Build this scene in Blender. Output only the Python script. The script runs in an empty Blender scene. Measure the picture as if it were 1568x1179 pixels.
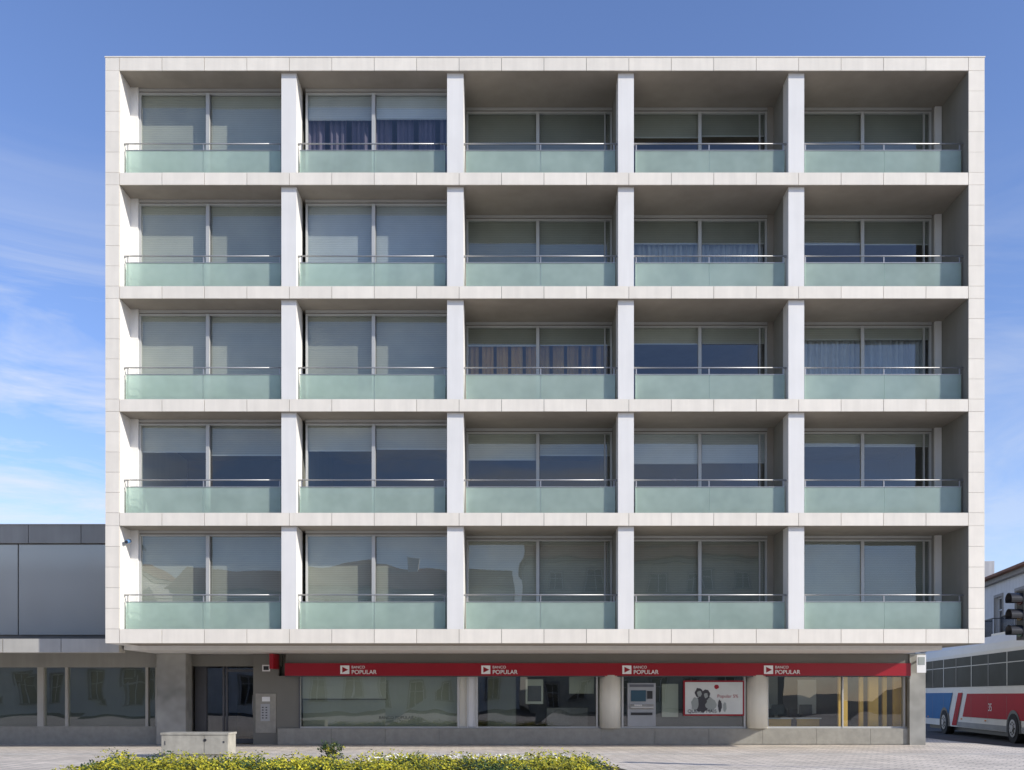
import bpy, math, random
from mathutils import Vector, Matrix
random.seed(7)
sc=bpy.context.scene
EYE=1.49; CX=784; HY=1065; F=1450.0; DC=25.0
def PX(px,Y=0): return (px-CX)*(DC+Y)/F
def PZ(py,Y=0): return EYE+(HY-py)*(DC+Y)/F

# ---------------------------------------------------------------- materials
def nt(name):
    m=bpy.data.materials.new(name); m.use_nodes=True
    t=m.node_tree; b=t.nodes['Principled BSDF']; return m,t,b
def add(t,typ,**k):
    n=t.nodes.new(typ)
    for a,v in k.items(): setattr(n,a,v)
    return n
def math_(t,op,a,b=None,clamp=False):
    n=add(t,'ShaderNodeMath',operation=op); n.use_clamp=clamp
    for i,v in enumerate((a,b)):
        if v is None: continue
        if isinstance(v,(int,float)): n.inputs[i].default_value=v
        else: t.links.new(v,n.inputs[i])
    return n.outputs[0]
def noise(t,scale,detail=2,stretch=(1,1,1),rough=.55):
    tc=add(t,'ShaderNodeTexCoord'); mp=add(t,'ShaderNodeMapping'); mp.inputs['Scale'].default_value=stretch
    t.links.new(tc.outputs['Object'],mp.inputs['Vector'])
    n=add(t,'ShaderNodeTexNoise'); n.inputs['Scale'].default_value=scale; n.inputs['Detail'].default_value=detail
    n.inputs['Roughness'].default_value=rough
    t.links.new(mp.outputs['Vector'],n.inputs['Vector']); return n.outputs['Fac']
def scalecol(t,col,fac):
    v=add(t,'ShaderNodeVectorMath',operation='SCALE')
    if isinstance(col,tuple): v.inputs[0].default_value=col[:3]
    else: t.links.new(col,v.inputs[0])
    t.links.new(fac,v.inputs['Scale']); return v.outputs[0]
def mix(t,a,b,fac):
    m=add(t,'ShaderNodeMix',data_type='RGBA')
    for s,v in ((m.inputs[6],a),(m.inputs[7],b)):
        if isinstance(v,tuple): s.default_value=(*v[:3],1)
        else: t.links.new(v,s)
    if isinstance(fac,(int,float)): m.inputs[0].default_value=fac
    else: t.links.new(fac,m.inputs[0])
    return m.outputs[2]
def mrange(t,s,a,b,c,d):
    n=add(t,'ShaderNodeMapRange'); t.links.new(s,n.inputs[0])
    for i,v in enumerate((a,b,c,d)): n.inputs[i+1].default_value=v
    return n.outputs[0]
def surf(name,col,rough=.7,metal=0,var=.12,nscale=1.5,island=0,streak=0,bump=0,bscale=40,spec=.5,coat=0):
    m,t,b=nt(name)
    f=mrange(t,noise(t,nscale),.25,.75,1-var,1+var)
    if island:
        g=add(t,'ShaderNodeNewGeometry')
        f=math_(t,'MULTIPLY',f,mrange(t,g.outputs['Random Per Island'],0,1,1-island,1+island))
    if streak:
        s=mrange(t,noise(t,3,3,(1.6,1.6,.12)),.35,.7,1-streak,1)
        f=math_(t,'MULTIPLY',f,s)
    t.links.new(scalecol(t,col,f),b.inputs['Base Color'])
    b.inputs['Roughness'].default_value=rough; b.inputs['Metallic'].default_value=metal
    b.inputs['Specular IOR Level'].default_value=spec; b.inputs['Coat Weight'].default_value=coat
    if bump:
        bn=add(t,'ShaderNodeBump'); bn.inputs['Strength'].default_value=bump; bn.inputs['Distance'].default_value=.01
        t.links.new(noise(t,bscale,3),bn.inputs['Height']); t.links.new(bn.outputs[0],b.inputs['Normal'])
    return m
def glass(name,tint=.75,f0=.10,rough=.0,wave=.02,tintc=(.95,1,.98)):
    """thin pane, same reflectance from either side (Schlick)"""
    m,t,b=nt(name); t.nodes.remove(b); o=t.nodes['Material Output']
    lw=add(t,'ShaderNodeLayerWeight'); lw.inputs['Blend'].default_value=.5
    f=math_(t,'ADD',math_(t,'MULTIPLY',math_(t,'POWER',lw.outputs['Facing'],5),1-f0),f0,True)
    tr=add(t,'ShaderNodeBsdfTransparent'); tr.inputs[0].default_value=(*[tint*c for c in tintc],1)
    gl=add(t,'ShaderNodeBsdfGlossy'); gl.inputs['Roughness'].default_value=rough
    bn=add(t,'ShaderNodeBump'); bn.inputs['Strength'].default_value=wave; bn.inputs['Distance'].default_value=.3
    t.links.new(noise(t,.7,1),bn.inputs['Height']); t.links.new(bn.outputs[0],gl.inputs['Normal'])
    mx=add(t,'ShaderNodeMixShader'); t.links.new(f,mx.inputs[0]); t.links.new(tr.outputs[0],mx.inputs[1]); t.links.new(gl.outputs[0],mx.inputs[2])
    t.links.new(mx.outputs[0],o.inputs[0]); return m

STONE=surf('facade_stone_panel',(.83,.77,.665),.6,var=.04,nscale=2.5,island=.03,streak=.08)
JOINT=surf('dark_joint',(.20,.185,.16),.9)
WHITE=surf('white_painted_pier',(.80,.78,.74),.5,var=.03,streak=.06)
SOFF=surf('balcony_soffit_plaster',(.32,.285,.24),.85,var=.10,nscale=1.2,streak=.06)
SIDEG=surf('balcony_side_wall_shade_grey',(.25,.24,.21),.8,var=.06,streak=.08)  # shade put into the base colour: grey for side walls facing away from sun
ALU=surf('aluminium_frame',(.50,.50,.48),.45,.2,var=.05)
ALUD=surf('dark_frame',(.10,.10,.105),.4,.4)
STEEL=surf('steel_rail',(.42,.42,.42),.45,.6,var=.03)
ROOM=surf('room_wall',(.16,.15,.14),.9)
GLS=glass('window_glass',.88,.12)
SGLS=glass('shop_glass',.90,.14,tintc=(.94,1,.95))
def mk_blind(name,col,sp=.05):
    m,t,b=nt(name)
    tc=add(t,'ShaderNodeTexCoord'); sx=add(t,'ShaderNodeSeparateXYZ'); t.links.new(tc.outputs['Object'],sx.inputs[0])
    fr=math_(t,'FRACT',math_(t,'MULTIPLY',sx.outputs['Z'],1/sp))
    dark=mrange(t,fr,.72,.95,1,.66)
    g=add(t,'ShaderNodeNewGeometry')
    f=math_(t,'MULTIPLY',dark,mrange(t,g.outputs['Random Per Island'],0,1,.80,1.12))
    f=math_(t,'MULTIPLY',f,mrange(t,noise(t,1.2,2),.3,.7,.93,1.07))
    t.links.new(scalecol(t,col,f),b.inputs['Base Color']); b.inputs['Roughness'].default_value=.5
    bn=add(t,'ShaderNodeBump'); bn.inputs['Distance'].default_value=.01; bn.inputs['Strength'].default_value=.5
    t.links.new(math_(t,'PINGPONG',fr,.5),bn.inputs['Height']); t.links.new(bn.outputs[0],b.inputs['Normal'])
    return m
BLIND=mk_blind('roller_blind_grey',(.47,.46,.40))
BLINDD=mk_blind('roller_blind_dark',(.31,.31,.265))
BLINDL=mk_blind('roller_blind_light',(.60,.62,.63))
CURW=surf('white_curtain',(.42,.45,.49),.9,var=.1)
CURO=surf('orange_curtain',(.45,.28,.11),.9,var=.2)
CURP=surf('mauve_curtain',(.15,.12,.17),.9,var=.2)
def frost():
    m,t,b=nt('frosted_railing_glass'); o=t.nodes['Material Output']
    b.inputs['Base Color'].default_value=(.68,.78,.71,1); b.inputs['Roughness'].default_value=.10
    b.inputs['Specular IOR Level'].default_value=.6
    tl=add(t,'ShaderNodeBsdfTranslucent'); tl.inputs[0].default_value=(.82,.95,.88,1)
    tr=add(t,'ShaderNodeBsdfTransparent'); tr.inputs[0].default_value=(.80,.92,.87,1)
    m1=add(t,'ShaderNodeMixShader'); m1.inputs[0].default_value=.40
    t.links.new(b.outputs[0],m1.inputs[1]); t.links.new(tl.outputs[0],m1.inputs[2])
    m2=add(t,'ShaderNodeMixShader')
    # slightly uneven etching
    t.links.new(mrange(t,noise(t,1.6,2),.3,.7,.44,.56),m2.inputs[0])
    t.links.new(m1.outputs[0],m2.inputs[1]); t.links.new(tr.outputs[0],m2.inputs[2])
    t.links.new(m2.outputs[0],o.inputs[0]); return m
FROST=frost()

# ---------------------------------------------------------------- mesh builder
class MB:
    def __init__(s): s.v=[]; s.f=[]; s.mi=[]; s.m=[]; s.sm=[]
    def mid(s,m):
        if m not in s.m: s.m.append(m)
        return s.m.index(m)
    def poly(s,pts,m):
        n=len(s.v); s.v+= [tuple(p) for p in pts]; s.f.append(tuple(range(n,n+len(pts)))); s.mi.append(s.mid(m)); s.sm.append(False)
    def box(s,x0,x1,y0,y1,z0,z1,m):
        if x1<x0:x0,x1=x1,x0
        if y1<y0:y0,y1=y1,y0
        if z1<z0:z0,z1=z1,z0
        n=len(s.v); s.v+=[(x0,y0,z0),(x1,y0,z0),(x1,y1,z0),(x0,y1,z0),(x0,y0,z1),(x1,y0,z1),(x1,y1,z1),(x0,y1,z1)]
        k=s.mid(m)
        for q in ((0,3,2,1),(4,5,6,7),(0,1,5,4),(1,2,6,5),(2,3,7,6),(3,0,4,7)):
            s.f.append(tuple(n+i for i in q)); s.mi.append(k); s.sm.append(False)
    def cyl(s,p0,p1,r,m,seg=12,r1=None):
        p0=Vector(p0);p1=Vector(p1); d=(p1-p0).normalized(); r1=r if r1 is None else r1
        a=d.orthogonal().normalized(); b=d.cross(a); n=len(s.v); k=s.mid(m)
        for i in range(seg):
            c=a*math.cos(2*math.pi*i/seg)+b*math.sin(2*math.pi*i/seg)
            s.v.append(tuple(p0+c*r)); s.v.append(tuple(p1+c*r1))
        for i in range(seg):
            j=(i+1)%seg; s.f.append((n+2*i,n+2*j,n+2*j+1,n+2*i+1)); s.mi.append(k); s.sm.append(True)
        s.f.append(tuple(n+2*i for i in reversed(range(seg)))); s.mi.append(k); s.sm.append(False)
        s.f.append(tuple(n+2*i+1 for i in range(seg))); s.mi.append(k); s.sm.append(False)
    def prism(s,poly,axis,a0,a1,m):
        def P(p,a): return {'x':(a,p[0],p[1]),'y':(p[0],a,p[1]),'z':(p[0],p[1],a)}[axis]
        n=len(poly); b=len(s.v); k=s.mid(m)
        s.v+=[P(p,a0) for p in poly]+[P(p,a1) for p in poly]
        s.f.append(tuple(b+i for i in range(n))); s.f.append(tuple(b+n+i for i in reversed(range(n))))
        s.mi+=[k,k]; s.sm+=[False,False]
        for i in range(n):
            j=(i+1)%n; s.f.append((b+i,b+n+i,b+n+j,b+j)); s.mi.append(k); s.sm.append(False)
    def obj(s,name,parent=None,bevel=0,loc=None,rot=0):
        me=bpy.data.meshes.new(name); me.from_pydata(s.v,[],s.f)
        for m in s.m: me.materials.append(m)
        me.polygons.foreach_set('material_index',s.mi); me.polygons.foreach_set('use_smooth',s.sm); me.update()
        o=bpy.data.objects.new(name,me); sc.collection.objects.link(o)
        if loc: o.location=loc
        if rot: o.rotation_euler[2]=rot
        if parent: o.parent=parent
        if bevel:
            b=o.modifiers.new('b','BEVEL'); b.width=bevel; b.segments=2; b.limit_method='ANGLE'
        return o
def empty(name,loc=(0,0,0),rot=0):
    e=bpy.data.objects.new(name,None); sc.collection.objects.link(e); e.location=loc; e.rotation_euler[2]=rot; return e
def text(s,name,x,y,z,size,m,parent,ext=.004,bold=0):
    c=bpy.data.curves.new(name,'FONT'); c.body=s; c.size=size; c.extrude=ext; c.offset=bold
    c.materials.append(m); o=bpy.data.objects.new(name,c); sc.collection.objects.link(o)
    o.location=(x,y,z); o.rotation_euler=(math.radians(90),0,0); o.parent=parent; return o

# ---------------------------------------------------------------- apartment building
B=empty('apartment_building')
LV=[(88,108),(264,283),(438,457),(611,630),(785,805),(963,985)]
LZ=[(PZ(a),PZ(b)) for a,b in LV]
XL0,XL1=PX(161),PX(183); XR1,XR0=PX(1483),PX(1508)
g=.006
fas=MB()
def panel(x0,x1,z0,z1): 
    dy=random.uniform(-.002,.002)
    fas.box(x0+g,x1-g,dy,.03,z0+g*.6,z1-g*.6,STONE)
for (zt,zb) in LZ:
    for i in range(20):
        w=(XR1-XL1)/20; panel(XL1+w*i,XL1+w*(i+1),zb,zt)
    fas.box(XL1,XR1,.03,.05,zb+.006,zt-.006,JOINT)
ztop=LZ[0][0]; zbot=LZ[-1][1]
for xa,xb in((XL0,XL1),(XR1,XR0)):
    for i,(zt,zb) in enumerate(LZ):
        panel(xa,xb,zb,zt)
        if i<5:
            zn=LZ[i+1][0]; h=(zb-zn)/5
            for k in range(5): panel(xa,xb,zn+h*k,zn+h*(k+1))
    fas.box(xa+.006,xb-.006,.03,.05,zbot+.006,ztop-.006,JOINT)
fas.box(XL0-.01,XR0+.01,-.012,.5,ztop,ztop+.03,STONE)
fas.obj('facade_cladding',B)
st=MB()
for i,(zt,zb) in enumerate(LZ):
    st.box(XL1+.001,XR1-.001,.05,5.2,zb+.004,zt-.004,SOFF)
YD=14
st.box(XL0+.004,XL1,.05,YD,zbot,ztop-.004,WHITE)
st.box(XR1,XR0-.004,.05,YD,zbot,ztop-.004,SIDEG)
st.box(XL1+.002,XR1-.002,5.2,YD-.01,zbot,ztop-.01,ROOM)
st.box(PX(190,1.2),11.9,1.2,13.9,2.755,zbot-.001,WHITE)
COL=[(432,455),(685,710),(946,970),(1206,1230)]
CXs=[(PX(a,.2),PX(b,.2)) for a,b in COL]
for i in range(5):
    zc=LZ[i][1]; zf=LZ[i+1][0]
    for j,(a,b) in enumerate(CXs):
        yw=.85 if j<=1 else .62
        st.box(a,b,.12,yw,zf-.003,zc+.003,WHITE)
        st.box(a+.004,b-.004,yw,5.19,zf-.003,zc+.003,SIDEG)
    st.box(XL1-.002,PX(213,.77),.70,.85,zf-.003,zc+.003,WHITE)
    st.box(CXs[3][0]-.17,CXs[3][0]+.002,1.56,1.75,zf-.003,zc+.003,SOFF)
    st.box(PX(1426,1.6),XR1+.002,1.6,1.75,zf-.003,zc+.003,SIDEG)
    st.box(PX(1430,1.6),PX(1440,1.6),1.52,1.6,zf-.003,zc+.003,WHITE)
st.obj('structure',B)

WIN=[(PX(213,.77),CXs[0][0],PX(320,.77),.77),(PX(468,.77),CXs[1][0],PX(573,.77),.77),
     (CXs[1][1],CXs[2][0],PX(824,1.6),1.6),(CXs[2][1],CXs[3][0]-.17,PX(1072,1.6),1.6),(CXs[3][1],PX(1426,1.6),PX(1321,1.6),1.6)]
BL=[
 [(None,BLIND,None),(180,BLINDL,CURP),(None,BLINDD,None),(206,BLINDD,None),(None,BLINDD,None)],
 [(None,BLIND,None),(None,BLINDL,None),(None,BLINDD,None),(370,BLINDD,CURW),(371,BLINDD,None)],
 [(None,BLIND,None),(None,BLIND,None),(527,BLINDD,CURO),(524,BLIND,None),(517,BLIND,CURW)],
 [(690,BLIND,None),(686,BLIND,None),(697,BLIND,None),(706,BLINDL,None),(681,BLIND,None)],
 [(None,BLIND,None),(None,BLIND,None),(None,BLIND,None),(None,BLINDD,None),(None,BLINDD,None)]]
fr=MB(); gl=MB(); bl=MB(); cu=MB()
for i in range(5):
    zc=LZ[i][1]; zf=LZ[i+1][0]
    for j,(xa,xb,xm,Y) in enumerate(WIN):
        w=.055; bd=.09
        fr.box(xa+.002,xb-.002,Y-.03,Y+.10,zc-.07,zc-.001,ALU)
        fr.box(xa+.002,xb-.002,Y+.0,Y+.08,zc-.10,zc-.07,JOINT)
        fr.box(xa+.002,xb-.002,Y-.01,Y+.07,zc-.15,zc-.10,ALU)
        fr.box(xa+.002,xb-.002,Y-.01,Y+.08,zf,zf+.08,ALU)
        for x in (xa+.003,xb-w-.003): fr.box(x,x+w,Y-.014,Y+.08,zf+.08,zc-.15,ALU)
        fr.box(xm-.055,xm+.035,Y-(.09 if j<2 else .03),Y+.05,zf+.08,zc-.15,ALU)
        fr.box(xm+.035,xm+.05,Y-.0,Y+.05,zf+.08,zc-.15,ALUD)
        if j>=2:
            x=xb-.22; fr.box(x,x+.03,Y-.016,Y+.06,zf+.08,zc-.15,ALU)
        for a,b,yy in ((xa+w,xm-.05,Y+.02),(xm+.04,xb-w,Y+.05)):
            d=[random.uniform(-.006,.006) for _ in range(3)]
            gl.poly([(a,yy+d[0],zf+.08),(b,yy+d[1],zf+.08),(b,yy+d[1]+d[2],zc-.15),(a,yy+d[0]+d[2],zc-.15)],GLS)
        bot,bm,cm=BL[i][j]
        for h,(a,b) in enumerate(((xa+w*.5,xm-.02),(xm+.01,xb-w*.5))):
            zb=zf+.05 if bot is None else PZ(bot,Y)+(random.uniform(-.04,.04) if i!=1 else 0)
            if (i,j,h) in ((3,0,1),(3,2,0)): zb-=.12
            bl.box(a,b,Y+bd,Y+bd+.015,zb,zc-.12,bm)
            bl.box(a,b,Y+bd-.005,Y+bd+.02,zb-.035,zb,ALU)
            if cm:
                n=int((b-a)/.045); yy=Y+bd+.14
                for k in range(n):
                    x0=a+(b-a)*k/n; x1=a+(b-a)*(k+1)/n
                    if cm is CURO and (k%9)>6: continue
                    if cm is CURP and (k%13)>9 : continue
                    def yo(q): return yy+.045*math.sin(q*41+j)+.02*math.sin(q*17)
                    cu.poly([(x0,yo(x0),zf+.02),(x1,yo(x1),zf+.02),(x1,yo(x1),zc-.05),(x0,yo(x0),zc-.05)],cm)
fr.obj('window_frames',B); gl.obj('window_panes',B); bl.obj('roller_blinds',B); cu.obj('curtains',B)

ra=MB(); rg=MB()
BAY=[(XL1,CXs[0][0]),(CXs[0][1],CXs[1][0]),(CXs[1][1],CXs[2][0]),(CXs[2][1],CXs[3][0]),(CXs[3][1],XR1)]
SE=[311,573,828,1086,1354]
for i in range(5):
    zf=LZ[i+1][0]
    for j,(a,b) in enumerate(BAY):
        s=PX(SE[j],.28); Y=.28
        for p,q in ((a+.06,s-.008),(s+.008,b-.06)):
            rg.box(p,q,Y,Y+.014,zf+.02,zf+.735,FROST)
        ra.box(a+.05,b-.05,Y-.012,Y+.026,zf+.735,zf+.750,STEEL)
        ra.cyl((a,Y+.02,zf+.93),(b,Y+.02,zf+.93),.018,STEEL,10)
        for x in (a+.09,s,b-.09):
            ra.box(x-.012,x+.012,Y+.02,Y+.06,zf,zf+.93,STEEL)
        for x in (a+.03,b-.03): ra.box(x-.03,x+.03,Y-.02,Y+.05,zf+.90,zf+.91,STEEL)
ra.obj('balcony_rails',B); rg.obj('balcony_glass',B)

# ---------------------------------------------------------------- ground floor of the apartment building
GY=3.74
def gx(p,Y=GY): return PX(p,Y)
def gz(p,Y=GY): return PZ(p,Y)
GRAN=surf('grey_granite',(.30,.285,.245),.45,var=.12,nscale=6,island=.04,bump=.1)
MARB=surf('polished_marble',(.29,.285,.26),.12,var=.3,nscale=1.6,spec=.7)
BAND=surf('ground_band_metal',(.18,.173,.148),.4,.2,var=.06)
COLM=surf('beige_round_pier',(.76,.73,.63),.6,var=.05,streak=.1)
SHOPI=surf('shop_interior',(.22,.205,.18),.8,var=.2)
SHOPF=surf('shop_floor',(.35,.32,.28),.2)
FRV=surf('frosted_vinyl',(.34,.35,.28),.5,var=.12,nscale=.6)
FRV2=surf('frosted_vinyl_light',(.48,.49,.42),.5,var=.08,nscale=.6)
YEL=surf('ochre_partition',(.80,.47,.10),.6,var=.1)
PWH=surf('white_board',(.78,.78,.77),.5,var=.03)
BLACK=surf('black_plastic',(.02,.02,.022),.4)
gf=MB()
CE=2.752
xe=gx(1412)
gf.box(gx(427),xe-.003,3.60,3.84,0,.5,GRAN)
for k in range(12):
    x0=gx(427)+ (xe-gx(427))*k/12; x1=gx(427)+(xe-gx(427))*(k+1)/12
    gf.box(x0+.004,x1-.004,3.575,3.60,.03,.49,GRAN)
gf.box(gx(440),gx(1388),3.55,3.85,gz(1016),CE,BAND)
gf.box(gx(1388),xe,3.5,3.95,0.0,CE,MARB)
gf.box(xe-.3,xe-.004,3.95,13.5,0,CE,GRAN)
gf.box(gx(247),gx(291),3.35,3.9,0,CE,MARB)
gf.box(gx(291),gx(308),4.2,4.3,0,CE,ALUD)
gf.box(gx(291),gx(430),3.9,4.4,gz(1020),CE-.001,BAND)
gf.box(gx(291)-.2,gx(430),4.4,9,0,.02,SHOPF)
for p in (306,333,338,384): gf.box(gx(p),gx(p)+.06,4.24,4.32,0,gz(1020),ALUD)
gf.box(gx(338),gx(388),4.25,4.31,gz(1028),gz(1024),ALUD)
gf.box(gx(338),gx(388),4.25,4.31,.02,.16,ALUD)
gf.cyl((gx(381),4.18,.9),(gx(381),4.18,1.5),.018,STEEL)
gf.box(gx(388),gx(427),3.72,3.95,0,CE,BAND)
gf.box(gx(427),gx(458),3.72,3.95,.5,gz(1035),BAND)
gf.box(gx(458),gx(460),3.68,3.95,.5,gz(1035),ALUD)
for p,w in ((459,.05),(702,.07),(716,.05),(730,.07),(914,.05),(953,.06),(1140,.06),(1175,.05),(1384,.06),(1290,.035)):
    gf.box(gx(p)-w/2,gx(p)+w/2,3.70,3.84,.5,gz(1035),ALU)
gf.box(gx(459),gx(1388),3.71,3.83,.5,.55,ALU)
gf.box(gx(703),gx(715),3.78,3.80,.55,gz(1035),COLM)
gf.box(gx(717),gx(729),3.78,3.80,.55,gz(1035),PWH)
for a,b in ((915,953),(1141,1175)): gf.box(gx(a),gx(b),3.86,3.88,.5,gz(1035),FRV)
for p in (934,1159):
    gf.cyl((gx(p),3.72,.5),(gx(p),3.72,gz(1034)),.32,COLM,32)
gf.box(gx(430),xe-.31,9.0,9.2,0,CE,SHOPI)
gf.box(gx(430)-.02,gx(430)+.15,4.0,9,0,CE-.001,SHOPI)
gf.box(gx(430)+.16,xe-.31,3.85,9,.001,.05,SHOPF)
gf.box(gx(247)-.2,gx(430),9.0,9.2,0,CE,SHOPI)
gf.box(gx(247),gx(291)-.1,3.9,9,0,CE,SHOPI)
gf.obj('ground_floor',B)
IP=empty('intercom_panel'); c=MB()
c.box(gx(392),gx(423),3.69,3.72,gz(1122),gz(1062),GRAN)
c.box(gx(400),gx(414),3.675,3.69,gz(1104),gz(1078),STEEL)
for k in range(5):
    for q in range(2): c.box(gx(402)+q*.11,gx(402)+q*.11+.05,3.668,3.675,gz(1100)+k*.08,gz(1100)+k*.08+.03,BLACK)
c.box(gx(402),gx(414),3.68,3.69,gz(1074),gz(1067),PWH)
c.obj('panel',IP)
c=MB(); c.box(gx(402),gx(414),3.70,3.72,gz(1028),gz(1018),PWH); c.box(gx(404),gx(412),3.695,3.70,gz(1026),gz(1020),BLACK); c.obj('house_number_plate')
inn=MB()
inn.box(gx(461),gx(700),4.0,4.02,.5,gz(1036),FRV)
inn.box(gx(461),gx(590),3.93,3.95,gz(1070),gz(1036),FRV2)
inn.box(gx(461),gx(590),3.92,3.96,gz(1071),gz(1070),ALUD)
for a,b in ((1284,1298),(1316,1322),(1330,1345),(1352,1358),(1368,1382)):
    inn.box(gx(a,4.1),gx(b,4.1),4.1,4.2,.05,2.6,YEL)
for p in (1190,1235):
    inn.box(gx(p),gx(p)+.8,4.8,5.4,.75,.79,PWH); inn.box(gx(p)+.05,gx(p)+.75,4.85,4.9,.05,.75,YEL)
    inn.box(gx(p)+.2,gx(p)+.6,5.1,5.13,.9,1.2,BLACK)
    inn.box(gx(p)+.2,gx(p)+.62,5.9,6.3,.45,.52,BLACK); inn.box(gx(p)+.2,gx(p)+.62,6.28,6.33,.52,1.05,BLACK); inn.cyl((gx(p)+.41,6.1,.05),(gx(p)+.41,6.1,.45),.03,STEEL,8)
inn.box(gx(1178),gx(1230),6.5,6.6,.05,2.2,PWH)
inn.box(gx(1250),gx(1280),5.6,5.65,.9,2.0,PWH)
inn.box(gx(745),gx(790),5.0,5.1,.05,2.2,FRV)
inn.box(gx(805),gx(832),3.9,3.92,gz(1078),gz(1040),FRV2)
inn.box(gx(808),gx(829),3.89,3.90,gz(1074),gz(1050),ALUD)
inn.box(gx(872),gx(910),3.9,3.92,gz(1062),gz(1036),FRV)
inn.box(gx(840),gx(905),5.0,5.6,.05,1.1,GRAN)
inn.box(gx(955),gx(1140),4.02,4.08,.5,gz(1036),surf('dark_lobby_panel',(.06,.065,.06),.4))
inn.box(gx(1015),gx(1040),3.9,4.0,gz(1098),gz(1047),FRV2)
inn.obj('bank_interior',B)
sg=MB()
for a,b in ((460,590),(590,701),(732,820),(820,914),(954,1140),(1176,1290),(1290,1384)):
    e=random.uniform(-.008,.008)
    sg.poly([(gx(a),3.77-e,.55),(gx(b),3.775+e,.55),(gx(b),3.77+e,gz(1035)),(gx(a),3.772,gz(1035))],SGLS)
sg.poly([(gx(307),4.28,0.02),(gx(387),4.28,.02),(gx(387),4.28,gz(1022)),(gx(307),4.28,gz(1022))],SGLS)
sg.obj('shop_windows',B)

RED=surf('red_sign_enamel',(.30,.008,.018),.3,var=.04,spec=.4)
WHT=surf('white_lettering',(.85,.85,.85),.5,var=.01)
S=empty('bank_sign',(0,0,0))
s=MB(); s.box(gx(440),gx(1388),3.42,3.548,gz(1035),gz(1016)-.002,RED)
s.box(gx(440),gx(1388),3.46,3.55,gz(1036.5),gz(1035),ALUD)
s.box(gx(422),gx(428),3.0,3.7,gz(1025),gz(1001)-.03,RED)
for p in (521,737,953,1170):
    x=gx(p,3.4); z0=gz(1032,3.4); z1=gz(1019,3.4)
    s.box(x,x+.27,3.40,3.42,z0,z1,WHT)
    s.poly([(x+.06,3.397,z0+.04),(x+.24,3.397,(z0+z1)/2),(x+.06,3.397,z1-.04)],RED)
s.obj('sign_band',S)
for p in (521,737,953,1170):
    x=gx(p+17,3.4)
    text('BANCO','lettering_bank',x,3.412,gz(1023.5,3.4),.115,WHT,S)
    text('POPULAR','lettering_name',x,3.412,gz(1032,3.4),.175,WHT,S,bold=.001)
text('BANCO POPULAR','window_lettering',gx(580),3.74,gz(1101),.13,surf('grey_vinyl',(.10,.10,.09)),S,.001)

C=empty('cash_machine'); c=MB()
x0,x1=gx(961),gx(1004)
c.box(x0,x1,3.74,4.0,gz(1112),gz(1046),surf('atm_grey',(.38,.39,.40),.35,.2))
c.box(x0+.06,x1-.06,3.72,3.74,gz(1052),gz(1048),surf('atm_header',(.12,.13,.15),.4))
c.box(x0+.1,x1-.30,3.715,3.74,gz(1074),gz(1057),surf('atm_screen',(.05,.10,.14),.1))
c.box(x1-.26,x1-.1,3.71,3.74,gz(1070),gz(1058),BLACK)
c.prism([(3.74,gz(1086)),(3.62,gz(1084)),(3.62,gz(1082)),(3.74,gz(1078))],'x',x0+.08,x1-.08,ALU)
for i in range(4):
    for k in range(3): c.box(x0+.2+i*.06,x0+.24+i*.06,3.63+k*.03,3.65+k*.03,gz(1081)+k*.001,gz(1080)+.01+k*.01,PWH)
c.box(x0+.1,x1-.1,3.72,3.74,gz(1095),gz(1091),BLACK)
c.obj('cabinet',C)
Pp=empty('advertising_poster'); c=MB()
x0,x1=gx(1046),gx(1139); z0,z1=gz(1096),gz(1042)
c.box(x0,x1,3.69,3.73,z0,z1,RED); c.box(x0+.05,x1-.05,3.675,3.69,z0+.05,z1-.05,surf('poster_paper',(.60,.62,.60),.5,var=.08,nscale=2))
c.obj('poster_frame',Pp)
DK=surf('poster_ink',(.05,.05,.06)); DG=surf('poster_grey',(.3,.33,.32))
c=MB()
rp=random.Random(11)
def blob(cx,cz,rx,rz,y,m,seg=18):
    c.poly([(cx+rx*(1+rp.uniform(-.18,.18))*math.cos(-t*2*math.pi/seg),y,cz+rz*(1+rp.uniform(-.18,.18))*math.sin(-t*2*math.pi/seg)) for t in range(seg)],m)
for n_,(dx,dz,rx,rz,m) in enumerate(((.50,.36,.26,.24,DK),(.78,.34,.15,.22,DG),(.30,.36,.12,.2,DG),(.42,.70,.13,.15,DK),(.63,.64,.12,.14,DK),(.43,.67,.07,.09,DG),(.63,.62,.06,.08,DG),(1.05,.30,.06,.18,DK),(1.2,.28,.05,.15,DG))):
    blob(x0+.05+dx,z0+dz,rx,rz,3.674-.0012*(n_+1),m)
blob(x0+1.0,z0+.88,.07,.07,3.672,RED)
c.obj('poster_print',Pp)
text('QUERO MAIS','poster_text',x0+.12,3.66,z0+.09,.15,DK,Pp,.0005); text('Popular 5%','poster_text_2',x0+1.02,3.672,z0+.55,.14,RED,Pp,.0005)
c=MB(); c.box(gx(1404,3.3),gx(1418,3.3),3.3,3.33,gz(1030,3.3),gz(1003,3.3),PWH); c.box(gx(1406,3.3),gx(1416,3.3),3.29,3.3,gz(1018,3.3),gz(1006,3.3),DG)
c.box(gx(1410,3.3),gx(1412,3.3),3.3,3.52,gz(1012,3.3),gz(1010,3.3),ALUD); c.obj('wall_sign')
c=MB(); X=XL1; z=PZ(826); c.box(X,X+.1,.30,.34,z-.02,z+.02,ALU); c.cyl((X+.12,.15,z-.04),(X+.1,.42,z+.03),.05,surf('camera_blue',(.08,.2,.4),.4),12); c.cyl((X+.125,.13,z-.045),(X+.12,.15,z-.04),.04,BLACK,12)
c.obj('security_camera')

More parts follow.
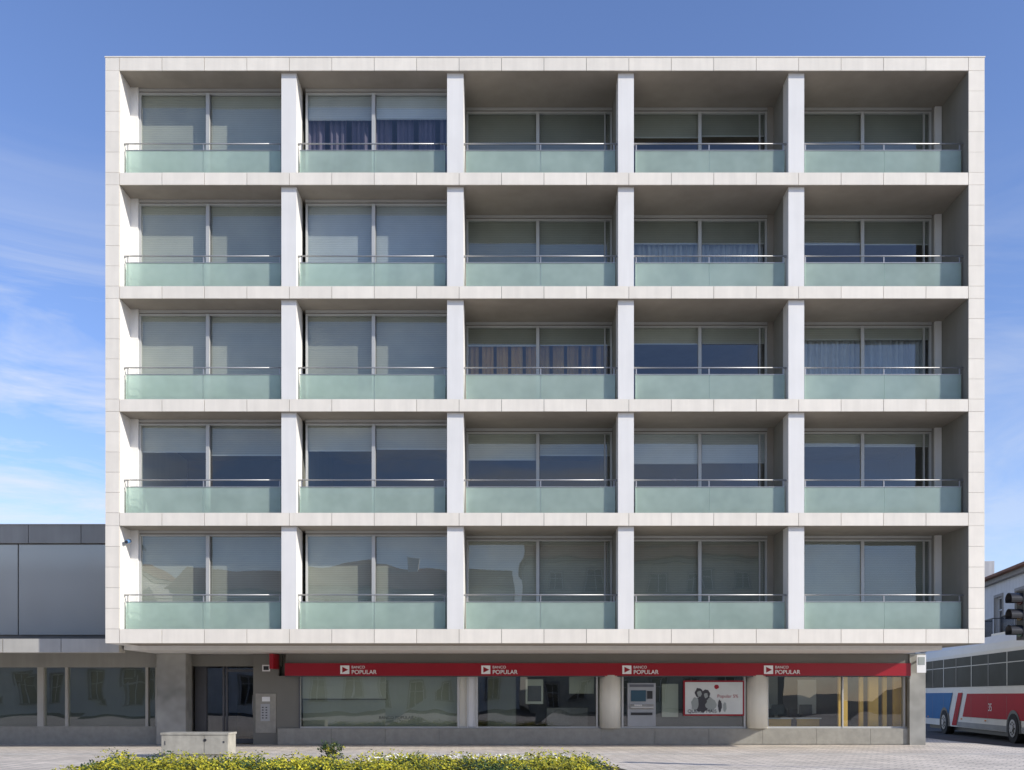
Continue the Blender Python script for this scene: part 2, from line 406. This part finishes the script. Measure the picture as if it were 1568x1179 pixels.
# ---------------------------------------------------------------- neighbouring building (left)
N=empty('neighbouring_building')
NP=surf('grey_glass_panel',(.46,.45,.40),.10,.25,var=.06,nscale=.5,spec=.5,island=.05)
NS=surf('neighbour_stone',(.32,.31,.275),.6,var=.08,streak=.1,island=.04)
NL=surf('neighbour_light_stone',(.46,.44,.39),.6,var=.08,streak=.1,island=.04)
n=MB(); NY=2.0
xr=XL0-.02
def nx(p): return PX(p,NY)
for k in range(14):
    a=nx(28)-2.42*k
    n.box(a-2.42+.02,a-.02,NY,NY+.08,PZ(972,NY),PZ(834,NY),NP)
n.box(nx(28)+.02,xr,NY,NY+.08,PZ(972,NY),PZ(834,NY),NP)
n.box(-48,xr,NY+.06,14,2.9,PZ(830,NY),JOINT)
for k in range(24):
    a=xr-1.5*k; n.box(a-1.5+.01,a-.01,NY-.06,NY+.5,PZ(832,NY),PZ(805,NY),NS)
n.box(-48,xr,NY-.08,NY+.6,PZ(805,NY),PZ(803,NY),NS)
for k in range(22):
    a=gx(190,1.2)-.05-1.6*k; n.box(a-1.6+.01,a-.01,1.0,1.4,PZ(999,1),PZ(978,1),NL)
n.box(-48,gx(190,1.2)-.06,1.4,3.9,2.80,2.88,NS)
n.obj('upper_storey',N)
n=MB()
xq=gx(247)
n.box(-48,xq-.004,3.7,3.95,0,gz(1112),GRAN)
n.box(-48,xq-.004,3.7,3.95,gz(1022),2.80,NS)
for p in (240,225,102,-60,-180,-300,-420): n.box(gx(p)-.04,gx(p)+.04,3.72,3.9,gz(1112),gz(1022),NL)
n.box(gx(60)-.04,gx(60)+.15,3.70,3.9,gz(1112),gz(1022),NL)
n.box(-48,xq-.2,4.3,4.35,.0,2.8,surf('blackout_screen',(.15,.155,.125),.6,var=.3,nscale=.4))
n.obj('ground_storey',N)
n=MB()
for k,(a,b) in enumerate(((-560,-300),(-300,-60),(-60,60),(62,102),(102,225),(225,246))):
    e=random.uniform(-.008,.008); n.poly([(gx(a),3.8-e,gz(1112)),(gx(b),3.8+e,gz(1112)),(gx(b),3.8+e,gz(1022)),(gx(a),3.8,gz(1022))],SGLS)
n.obj('shop_glazing',N)

# ---------------------------------------------------------------- town houses
TILE=surf('roof_tiles',(.26,.12,.07),.8,var=.25,nscale=3,bump=.5,bscale=8)
HW=surf('white_render',(.76,.75,.72),.85,var=.05,streak=.12)
HY_=surf('cream_render',(.60,.55,.43),.85,var=.05,streak=.12)
HG=surf('granite_trim',(.33,.31,.28),.8,var=.15,nscale=5)
HGL=surf('house_window_glass',(.03,.035,.04),.06,var=.1,spec=.8)
def house(name,L,D,eave,ridge,x_wins,storeys,wall,loc,rot,balc=()):
    e=empty(name,loc,rot); h=MB()
    ws=sorted(x_wins); hw=.62
    edges=[0]+[v for w in ws for v in (w-hw,w+hw)]+[L]
    for k in range(0,len(edges),2): h.box(edges[k],edges[k+1],0,.35,-.12,eave,wall)
    zs=[-.12]+[v for a,b in storeys for v in (a,b)]+[eave]
    for w in ws:
        for k in range(0,len(zs),2): h.box(w-hw,w+hw,0,.35,zs[k],zs[k+1],wall)
        for a,b in storeys:
            h.box(w-hw,w+hw,.22,.24,a,b,HGL)
            h.box(w-hw-.12,w-hw,-.04,.0,a-.12,b+.14,HG); h.box(w+hw,w+hw+.12,-.04,.0,a-.12,b+.14,HG)
            h.box(w-hw,w+hw,-.04,.0,b,b+.14,HG); h.box(w-hw-.15,w+hw+.15,-.1,.2,a-.12,a-.0,HG)
            h.box(w-.03,w+.03,.16,.22,a,b,PWH); h.box(w-hw,w-hw+.06,.16,.22,a,b,PWH); h.box(w+hw-.06,w+hw,.16,.22,a,b,PWH)
            h.box(w-hw+.06,w+hw-.06,.16,.215,b-.07,b,PWH); h.box(w-hw+.06,w+hw-.06,.16,.215,a+(b-a)*.66,a+(b-a)*.66+.05,PWH)
    h.box(0,.3,.35,D,-.12,eave,wall); h.box(L-.3,L,.35,D,-.12,eave,wall); h.box(.3,L-.3,D-.3,D,-.12,eave,wall)
    h.box(.3,L-.3,.35,.4,-.12,eave,ROOM)
    h.box(-.1,L+.1,-.25,D+.2,eave,eave+.22,HG)
    h.prism([(-.55,eave+.22),(D+.5,eave+.22),(D+.5,eave+.34),(D/2,ridge),(-.55,eave+.34)],'x',-.2,L+.2,TILE)
    h.box(L*.3,L*.3+.8,D*.4,D*.4+.6,eave+.5,ridge+.9,wall)
    h.obj('house_shell',e)
    if balc:
        b_=MB()
        for w,z in balc:
            b_.box(w-.95,w+.95,-.6,-.12,z-.22,z-.13,HG)
            for k in range(20): 
                x=w-.93+k*.0979; b_.cyl((x,-.57,z-.13),(x,-.57,z+.8),.012,BLACK,6)
            b_.box(w-.95,w+.95,-.59,-.55,z+.8,z+.84,BLACK)
            for sx in (w-.94,w+.94): b_.box(sx-.015,sx+.015,-.55,-.04,z+.8,z+.84,BLACK)
        b_.obj('iron_balcony',e)
    return e
Yo=50; Xo=24.6+.193*(Yo-20.6)
house('white_house',34,9,7.35,9.6,[26.4-3.3*k for k in range(-2,8)],[(1.0,3.0),(4.6,6.6)],HW,(Xo,Yo,0),math.radians(-101),[(26.4,4.6),(23.1,4.6),(29.7,4.6)])
house('town_house',26,10,9.5,12,[2+2.9*k for k in range(8)],[(.9,3.2),(4.4,6.2),(7.2,8.8)],HW,(0,-46,0),math.pi)
house('town_house',22,10,12.2,15,[2+2.9*k for k in range(7)],[(.9,3.2),(4.4,6.2),(7.2,8.8),(9.8,11.4)],HY_,(23,-48,0),math.pi)
house('town_house',18,12,11,12,[2+2.9*k for k in range(6)],[(.9,3.2),(4.4,6.2),(7.2,8.8)],HW,(-29,-44,0),math.pi)
house('town_house',20,12,8,10,[2+2.9*k for k in range(6)],[(.9,3.2),(4.4,6.2)],HY_,(-50,-46,0),math.pi)

# ---------------------------------------------------------------- bus
def bus():
    e=empty('bus',(16.42,3.6,-.12),math.atan2(.988,.156))
    L=14.6; W=2.5; H=3.80
    BW=surf('bus_white_paint',(.74,.74,.71),.4,var=.04,spec=.2); BR=surf('bus_red_paint',(.42,.008,.025),.45,var=.05,spec=.06)
    BB=surf('bus_blue_paint',(.01,.15,.38),.45,var=.05,spec=.06); BG=surf('bus_window',(.025,.032,.036),.35,spec=.03,var=.4,nscale=.8)
    TY=surf('tyre_rubber',(.02,.02,.02),.8); RM=surf('wheel_rim',(.35,.35,.36),.35,.7); AM=surf('amber_lamp',(.7,.25,.02),.3)
    b=MB()
    # planar sides so that glazing and livery sit flat on them
    prof=[(0,.35),(0,3.25),(-.06,3.5),(-.30,H),(-W+.30,H),(-W+.06,3.5),(-W,3.25),(-W,.35)]
    b.prism(prof,'x',0,L,BW); b.obj('body',e)
    b=MB()
    def side(pts,m,o=.02):
        xs_=[p[0] for p in pts]
        for yy,rev in ((o,True),(-W-o,False)):
            P=[(x,yy,z) for x,z in (reversed(pts) if rev else pts)]
            b.poly(P,m)
    side([(10.9,.62),(14.5,.62),(14.5,1.72),(10.2,1.72)],BB)
    side([(9.7,.40),(10.3,.40),(9.45,1.72),(8.9,1.72)],BR,.024)
    side([(.1,.78),(8.9,.78),(8.35,1.68),(.1,1.68)],BR)
    side([(.1,.37),(9.6,.37),(9.6,.56),(.1,.56)],surf('bus_skirt',(.25,.26,.27),.5))
    side([(.2,1.95),(14.4,1.95),(14.4,3.12),(.2,3.12)],BG,.02)
    xs=[.25,2.1,4.0,5.9,7.8,9.7,11.4,13.0,14.35]
    for k in range(9):
        side([(xs[k]-.04,1.95),(xs[k]+.04,1.95),(xs[k]+.04,3.12),(xs[k]-.04,3.12)],ALUD if k%2 else ALU,.028)
    for k in range(8):
        side([(xs[k]+.05,2.74),(xs[k+1]-.05,2.74),(xs[k+1]-.05,2.77),(xs[k]+.05,2.77)],ALU,.028)
        side([(xs[k]+.02,.62),(xs[k]+.035,.62),(xs[k]+.035,1.6),(xs[k]+.02,1.6)],ALUD,.030)
    b.box(L,L+.02,-W+.15,-.15,1.4,3.0,BG); b.box(-.02,0,-W+.3,-.3,1.9,2.9,BG)
    for y in (-.35,-W+.35): b.box(L,L+.03,y-.17,y+.17,.7,.95,PWH); b.box(-.02,0,y-.12,y+.12,.8,1.3,BR)
    for x in (.6,3.9,6.2,9.0,13.7): b.box(x,x+.12,.0,.03,.66,.71,AM)
    b.box(3.0,7.2,-W+.5,-.5,H,H+.12,BW)
    for wx in (3.4,11.3):
        for y,sgn in ((0,1),(-W,-1)):
            yy=y+sgn*.015
            arc=[(wx+.66*math.cos(t*math.pi/16),yy+sgn*.018,.46+.66*math.sin(t*math.pi/16)) for t in range(17)]
            pts=arc+[(wx-.66,yy+sgn*.018,.34),(wx+.66,yy+sgn*.018,.34)]
            b.poly(pts if sgn<0 else pts[::-1],BLACK)
            b.cyl((wx,y-sgn*.28,.5),(wx,y+sgn*.05,.5),.5,TY,28); b.cyl((wx,y+sgn*.05,.5),(wx,y+sgn*.065,.5),.30,RM,24); b.cyl((wx,y+sgn*.065,.5),(wx,y+sgn*.10,.5),.12,RM,12)
            for q in range(8):
                aa=q*math.pi/4; b.cyl((wx+.2*math.cos(aa),y+sgn*.065,.5+.2*math.sin(aa)),(wx+.2*math.cos(aa),y+sgn*.08,.5+.2*math.sin(aa)),.03,BLACK,6)
    b.box(L-.1,L+.3,-.02,.04,2.7,2.75,BLACK); b.box(L+.2,L+.34,-.05,.2,2.2,2.72,BLACK)
    b.box(.3,L-.3,-W+.2,-.2,.18,.35,BLACK)
    b.obj('details',e)
    text('35','fleet_number',5.9,.03,1.05,.40,WHT,e,.001).rotation_euler=(math.radians(90),0,math.pi)
bus()

# ---------------------------------------------------------------- traffic light
T=empty('traffic_light'); t_=MB(); ty=-7
X=PX(1590,ty); hx=PX(1570,ty)
GRN=surf('pole_paint',(.06,.07,.065),.5,.3)
t_.cyl((X,ty,0),(X,ty,.25),.09,GRN,16); t_.cyl((X,ty,.25),(X,ty,3.6),.055,GRN,16); t_.cyl((X,ty,3.6),(X,ty,3.64),.07,GRN,16)
zt=PZ(905,ty)
t_.box(hx-.10,hx+.12,ty-.13,ty+.13,zt-.93,zt,BLACK)
for k,cc in enumerate(((.08,.012,.012),(.10,.05,.01),(.01,.06,.035))):
    z=zt-.16-k*.305; lm=surf('lens_%d'%k,cc,.2)
    t_.cyl((hx-.10,ty,z),(hx-.115,ty,z),.105,lm,20)
    for q in range(14):
        a0=-.5+(math.pi+1)*(q/14); a1=-.5+(math.pi+1)*((q+1)/14)
        R=.125
        for rr in (R,R-.006):
            t_.poly([(hx-.10,ty+rr*math.cos(a0),z+rr*math.sin(a0)),(hx-.10,ty+rr*math.cos(a1),z+rr*math.sin(a1)),(hx-.32,ty+rr*math.cos(a1),z+rr*math.sin(a1)),(hx-.32,ty+rr*math.cos(a0),z+rr*math.sin(a0))],BLACK)
for z in (zt-.1,zt-.85): t_.box(hx+.12,X,ty-.02,ty+.02,z-.02,z+.02,GRN)
t_.obj('signal_head_and_pole',T)

# ---------------------------------------------------------------- utility cabinet
U=empty('utility_cabinet'); c=MB(); uy=-2.3
x0,x1=PX(247,uy),PX(349,uy); zt=PZ(1122,uy)
CAB=surf('cabinet_stone',(.40,.38,.32),.7,var=.15,nscale=5,streak=.2,bump=.2)
c.box(x0+.03,x1-.03,uy+.03,uy+.62,0,.08,GRAN)
c.box(x0,x0+(x1-x0)*.64-.006,uy,uy+.65,.08,zt-.05,CAB); c.box(x0+(x1-x0)*.64+.006,x1,uy,uy+.65,.08,zt-.05,CAB)
c.box(x0-.02,x1+.02,uy-.02,uy+.67,zt-.05,zt,CAB)
c.cyl((x0+1.05,uy-.012,.42),(x0+1.05,uy,.42),.035,BLACK,14); c.box(x0+.08,x0+.10,uy-.01,uy,.3,.4,ALUD); c.box(x1-.12,x1-.08,uy-.008,uy,.35,.4,ALUD)
c.obj('cabinet_body',U,bevel=.008)

# ---------------------------------------------------------------- ground
def paving():
    m,t,b=nt('granite_paving')
    tc=add(t,'ShaderNodeTexCoord'); mp=add(t,'ShaderNodeMapping'); mp.inputs['Rotation'].default_value=(0,0,math.radians(38))
    t.links.new(tc.outputs['Object'],mp.inputs[0])
    br=add(t,'ShaderNodeTexBrick'); t.links.new(mp.outputs[0],br.inputs['Vector'])
    br.inputs['Scale'].default_value=1; br.inputs['Brick Width'].default_value=.42; br.inputs['Row Height'].default_value=.24; br.inputs['Mortar Size'].default_value=.012
    br.inputs['Color1'].default_value=(.76,.68,.58,1); br.inputs['Color2'].default_value=(.60,.54,.46,1); br.inputs['Mortar'].default_value=(.28,.25,.21,1)
    f=mrange(t,noise(t,.6,4),.3,.7,.84,1.12)
    t.links.new(scalecol(t,br.outputs['Color'],f),b.inputs['Base Color']); b.inputs['Roughness'].default_value=.8
    b.inputs['Specular IOR Level'].default_value=.25
    bn=add(t,'ShaderNodeBump'); bn.inputs['Strength'].default_value=.25; bn.inputs['Distance'].default_value=.008; bn.invert=True
    t.links.new(br.outputs['Fac'],bn.inputs['Height']); t.links.new(bn.outputs[0],b.inputs['Normal']); return m
PAVE=paving()
ASPH=surf('asphalt',(.06,.06,.062),.85,var=.2,nscale=.8,bump=.4,bscale=60)
KERB=surf('kerb_granite',(.54,.51,.45),.7,var=.1,nscale=4,island=.08)
gm=MB(); gm.poly([(-1500,-1500,-.13),(1500,-1500,-.13),(1500,1500,-.13),(-1500,1500,-.13)],surf('earth',(.12,.12,.10),.9,nscale=.02)); gm.obj('ground')
r=MB(); r.poly([(-80,-60,-.12),(80,-60,-.12),(80,120,-.12),(-80,120,-.12)],ASPH); r.obj('road')
p=MB()
outline=[(-70,-30),(60,-30),(60,-.6),(17.5,-.6),(15.2,.4),(14.3,2.2),(14.2,5.5),(17.5,60),(-70,60)]
p.prism(outline,'z',-.119,0,PAVE); p.obj('pavement')
k_=MB()
def kerb(pts):
    for a,b in zip(pts,pts[1:]):
        a=Vector((*a,0));b=Vector((*b,0)); d=(b-a); n=max(1,int(d.length/1.0)); w=Vector((d.y,-d.x,0)).normalized()*.14
        for i in range(n):
            q0=a+d*(i/n)+d.normalized()*.005; q1=a+d*((i+1)/n)-d.normalized()*.005
            vs=[q0,q1,q1+w,q0+w]
            k_.prism([(v.x,v.y) for v in vs],'z',-.118,.006,KERB)
kerb([(17.5,60),(14.2,5.5),(14.3,2.2),(15.2,.4),(17.5,-.6),(60,-.6)][::-1])
k_.obj('kerb')
q=MB(); q.prism([(22.2,12),(60,12),(60,70),(31.5,70)],'z',-.118,0,PAVE); q.obj('far_pavement')
mk=MB(); LM=surf('road_paint',(.7,.7,.68),.7,var=.15,nscale=6)
for i in range(9):
    x=17.0+i*.9; mk.poly([(x,.2,-.116),(x+.5,.2,-.116),(x+.5,2.6,-.116),(x,2.6,-.116)],LM)
mk.obj('zebra_crossing')
bo=MB()
for i in range(60):
    x=-40+i*.9; bo.box(x+.005,x+.895,-1.2,-.75,.0,.005,KERB)
bo.obj('paving_border')

# ---------------------------------------------------------------- flower bed
def leafmat(name,c0,c1,c2):
    m,t,b=nt(name); g_=add(t,'ShaderNodeNewGeometry'); cr=add(t,'ShaderNodeValToRGB'); cr.color_ramp.elements[0].color=(*c0,1); cr.color_ramp.elements[1].color=(*c2,1)
    e=cr.color_ramp.elements.new(.5); e.color=(*c1,1); t.links.new(g_.outputs['Random Per Island'],cr.inputs[0])
    f=mrange(t,noise(t,2.2,2),.3,.7,.5,1.25); t.links.new(scalecol(t,cr.outputs[0],f),b.inputs['Base Color']); b.inputs['Roughness'].default_value=.5
    return m
LY=leafmat('yellow_green_leaves',(.17,.20,.012),(.40,.37,.02),(.60,.52,.03)); LD=leafmat('dark_leaves',(.012,.03,.01),(.03,.07,.015),(.07,.12,.02))
PET=surf('white_petals',(.8,.8,.72),.6)
FB=empty('flower_bed'); rnd=random.Random(3)
bx0,bx1=PX(165,-5.8),PX(915,-5.8)
soil=MB(); soil.prism([(bx0-.2,-9.5),(bx1+1.1,-9.5),(bx1+.2,-5.5),(bx0+.1,-5.5)],'z',.001,.06,surf('soil',(.05,.035,.02),.95)); soil.obj('soil',FB)
lf=MB()
def leaf(M,c,s,m):
    n=Vector((rnd.gauss(0,.6)+.3,rnd.gauss(0,.6)-.3,1)).normalized(); a=n.orthogonal().normalized(); ang=rnd.random()*6.28
    a=(Matrix.Rotation(ang,3,n)@a); b=n.cross(a)
    M.poly([c-a*s,c+b*s*.5,c+a*s,c-b*s*.5],m)
mounds=[(rnd.uniform(bx0,bx1),rnd.uniform(-8.2,-5.7),rnd.uniform(.25,.65),rnd.uniform(.08,.31)) for _ in range(215)]
for (mx,my,mr,mh) in mounds:
    dark=rnd.random()<.24
    for _ in range(int(420*mr)):
        a=rnd.random()*6.28; rr=mr*math.sqrt(rnd.random()); x=mx+rr*math.cos(a); y=my+rr*math.sin(a)
        if x<bx0-.1 or x>bx1+.5: continue
        z=.08+mh*(1-(rr/mr)**2)*rnd.uniform(.35,1.15)+.03*rnd.random()
        leaf(lf,Vector((x,y,z)),rnd.uniform(.02,.042),LD if (dark or rnd.random()<.12) else LY)
lf.obj('low_plants',FB)
lf=MB()
for _ in range(260):
    x=rnd.uniform(PX(560,-6),PX(870,-6)); y=rnd.uniform(-7.2,-5.6); leaf(lf,Vector((x,y,.25+rnd.random()*.08)),.028,PET)
lf.obj('blossoms',FB)
Sh=empty('shrub'); lf=MB(); sx=PX(507,-5.6)
for k in range(9):
    a=k*.75; lf.cyl((sx,-5.6,.03),(sx+.16*math.cos(a),-5.6+.16*math.sin(a),.40+.1*rnd.random()),.010,GRN,6,.004)
for k in range(32):
    a=rnd.random()*6.28; rr=.22*math.sqrt(rnd.random()); cz=.22+.38*rnd.random()*(1-rr*1.6)
    cx,cy=sx+rr*math.cos(a)*1.1,-5.6+rr*math.sin(a)
    for _ in range(26):
        leaf(lf,Vector((cx+rnd.gauss(0,.035),cy+rnd.gauss(0,.035),cz+rnd.gauss(0,.035))),rnd.uniform(.018,.036),LY if k%4==0 else LD)
lf.obj('foliage',Sh)

# ---------------------------------------------------------------- light, sky, camera
sd=Vector((2.25,-1,1.10)).normalized()
el=math.asin(sd.z); az=math.atan2(sd.x,sd.y)
l=bpy.data.lights.new('sun','SUN'); l.energy=5; l.angle=math.radians(.5); l.color=(1,.95,.86)
lo=bpy.data.objects.new('sun',l); sc.collection.objects.link(lo); lo.rotation_euler=(-sd).to_track_quat('-Z','Y').to_euler(); lo.location=(20,-20,30)
w=bpy.data.worlds.new('World'); sc.world=w; w.use_nodes=True; t=w.node_tree; bg=t.nodes['Background']
sk=add(t,'ShaderNodeTexSky',sky_type='NISHITA'); sk.sun_disc=False; sk.sun_elevation=el; sk.sun_rotation=az
sk.air_density=1.0; sk.dust_density=.3; sk.ozone_density=2.5
vm=add(t,'ShaderNodeVectorMath',operation='MULTIPLY'); t.links.new(sk.outputs[0],vm.inputs[0]); vm.inputs[1].default_value=(1.15,1.15,1.42)
tc=add(t,'ShaderNodeTexCoord'); mp=add(t,'ShaderNodeMapping'); mp.inputs['Scale'].default_value=(1.5,1.5,6.5); mp.inputs['Rotation'].default_value=(0,math.radians(-14),0); mp.inputs['Location'].default_value=(.4,0,.3)
t.links.new(tc.outputs['Generated'],mp.inputs[0])
n1=add(t,'ShaderNodeTexNoise'); n1.inputs['Scale'].default_value=2.0; n1.inputs['Detail'].default_value=6; n1.inputs['Roughness'].default_value=.62; n1.inputs['Distortion'].default_value=.7
t.links.new(mp.outputs[0],n1.inputs[0])
cm=mrange(t,n1.outputs['Fac'],.41,.64,0,1)
sp=add(t,'ShaderNodeSeparateXYZ'); t.links.new(tc.outputs['Generated'],sp.inputs[0])
el_=mrange(t,sp.outputs['Z'],.24,.48,1,.0)
lf_=mrange(t,sp.outputs['X'],-.45,.5,1,.3)
fac=math_(t,'MULTIPLY',math_(t,'MULTIPLY',cm,el_),lf_,True)
mixc=mix(t,vm.outputs[0],(5.6,5.8,6.1),fac)
t.links.new(mixc,bg.inputs[0]); bg.inputs[1].default_value=.15
cam=bpy.data.cameras.new('camera'); co=bpy.data.objects.new('camera',cam); sc.collection.objects.link(co); sc.camera=co
co.location=(0,-DC,EYE); co.rotation_euler=(math.radians(90),0,0)
cam.sensor_width=36; cam.lens=F/1568*36; cam.shift_y=(HY-589.5)/1568; cam.clip_end=4000; cam.clip_start=.1
sc.view_settings.view_transform='Standard'; sc.view_settings.look='None'; sc.view_settings.exposure=0
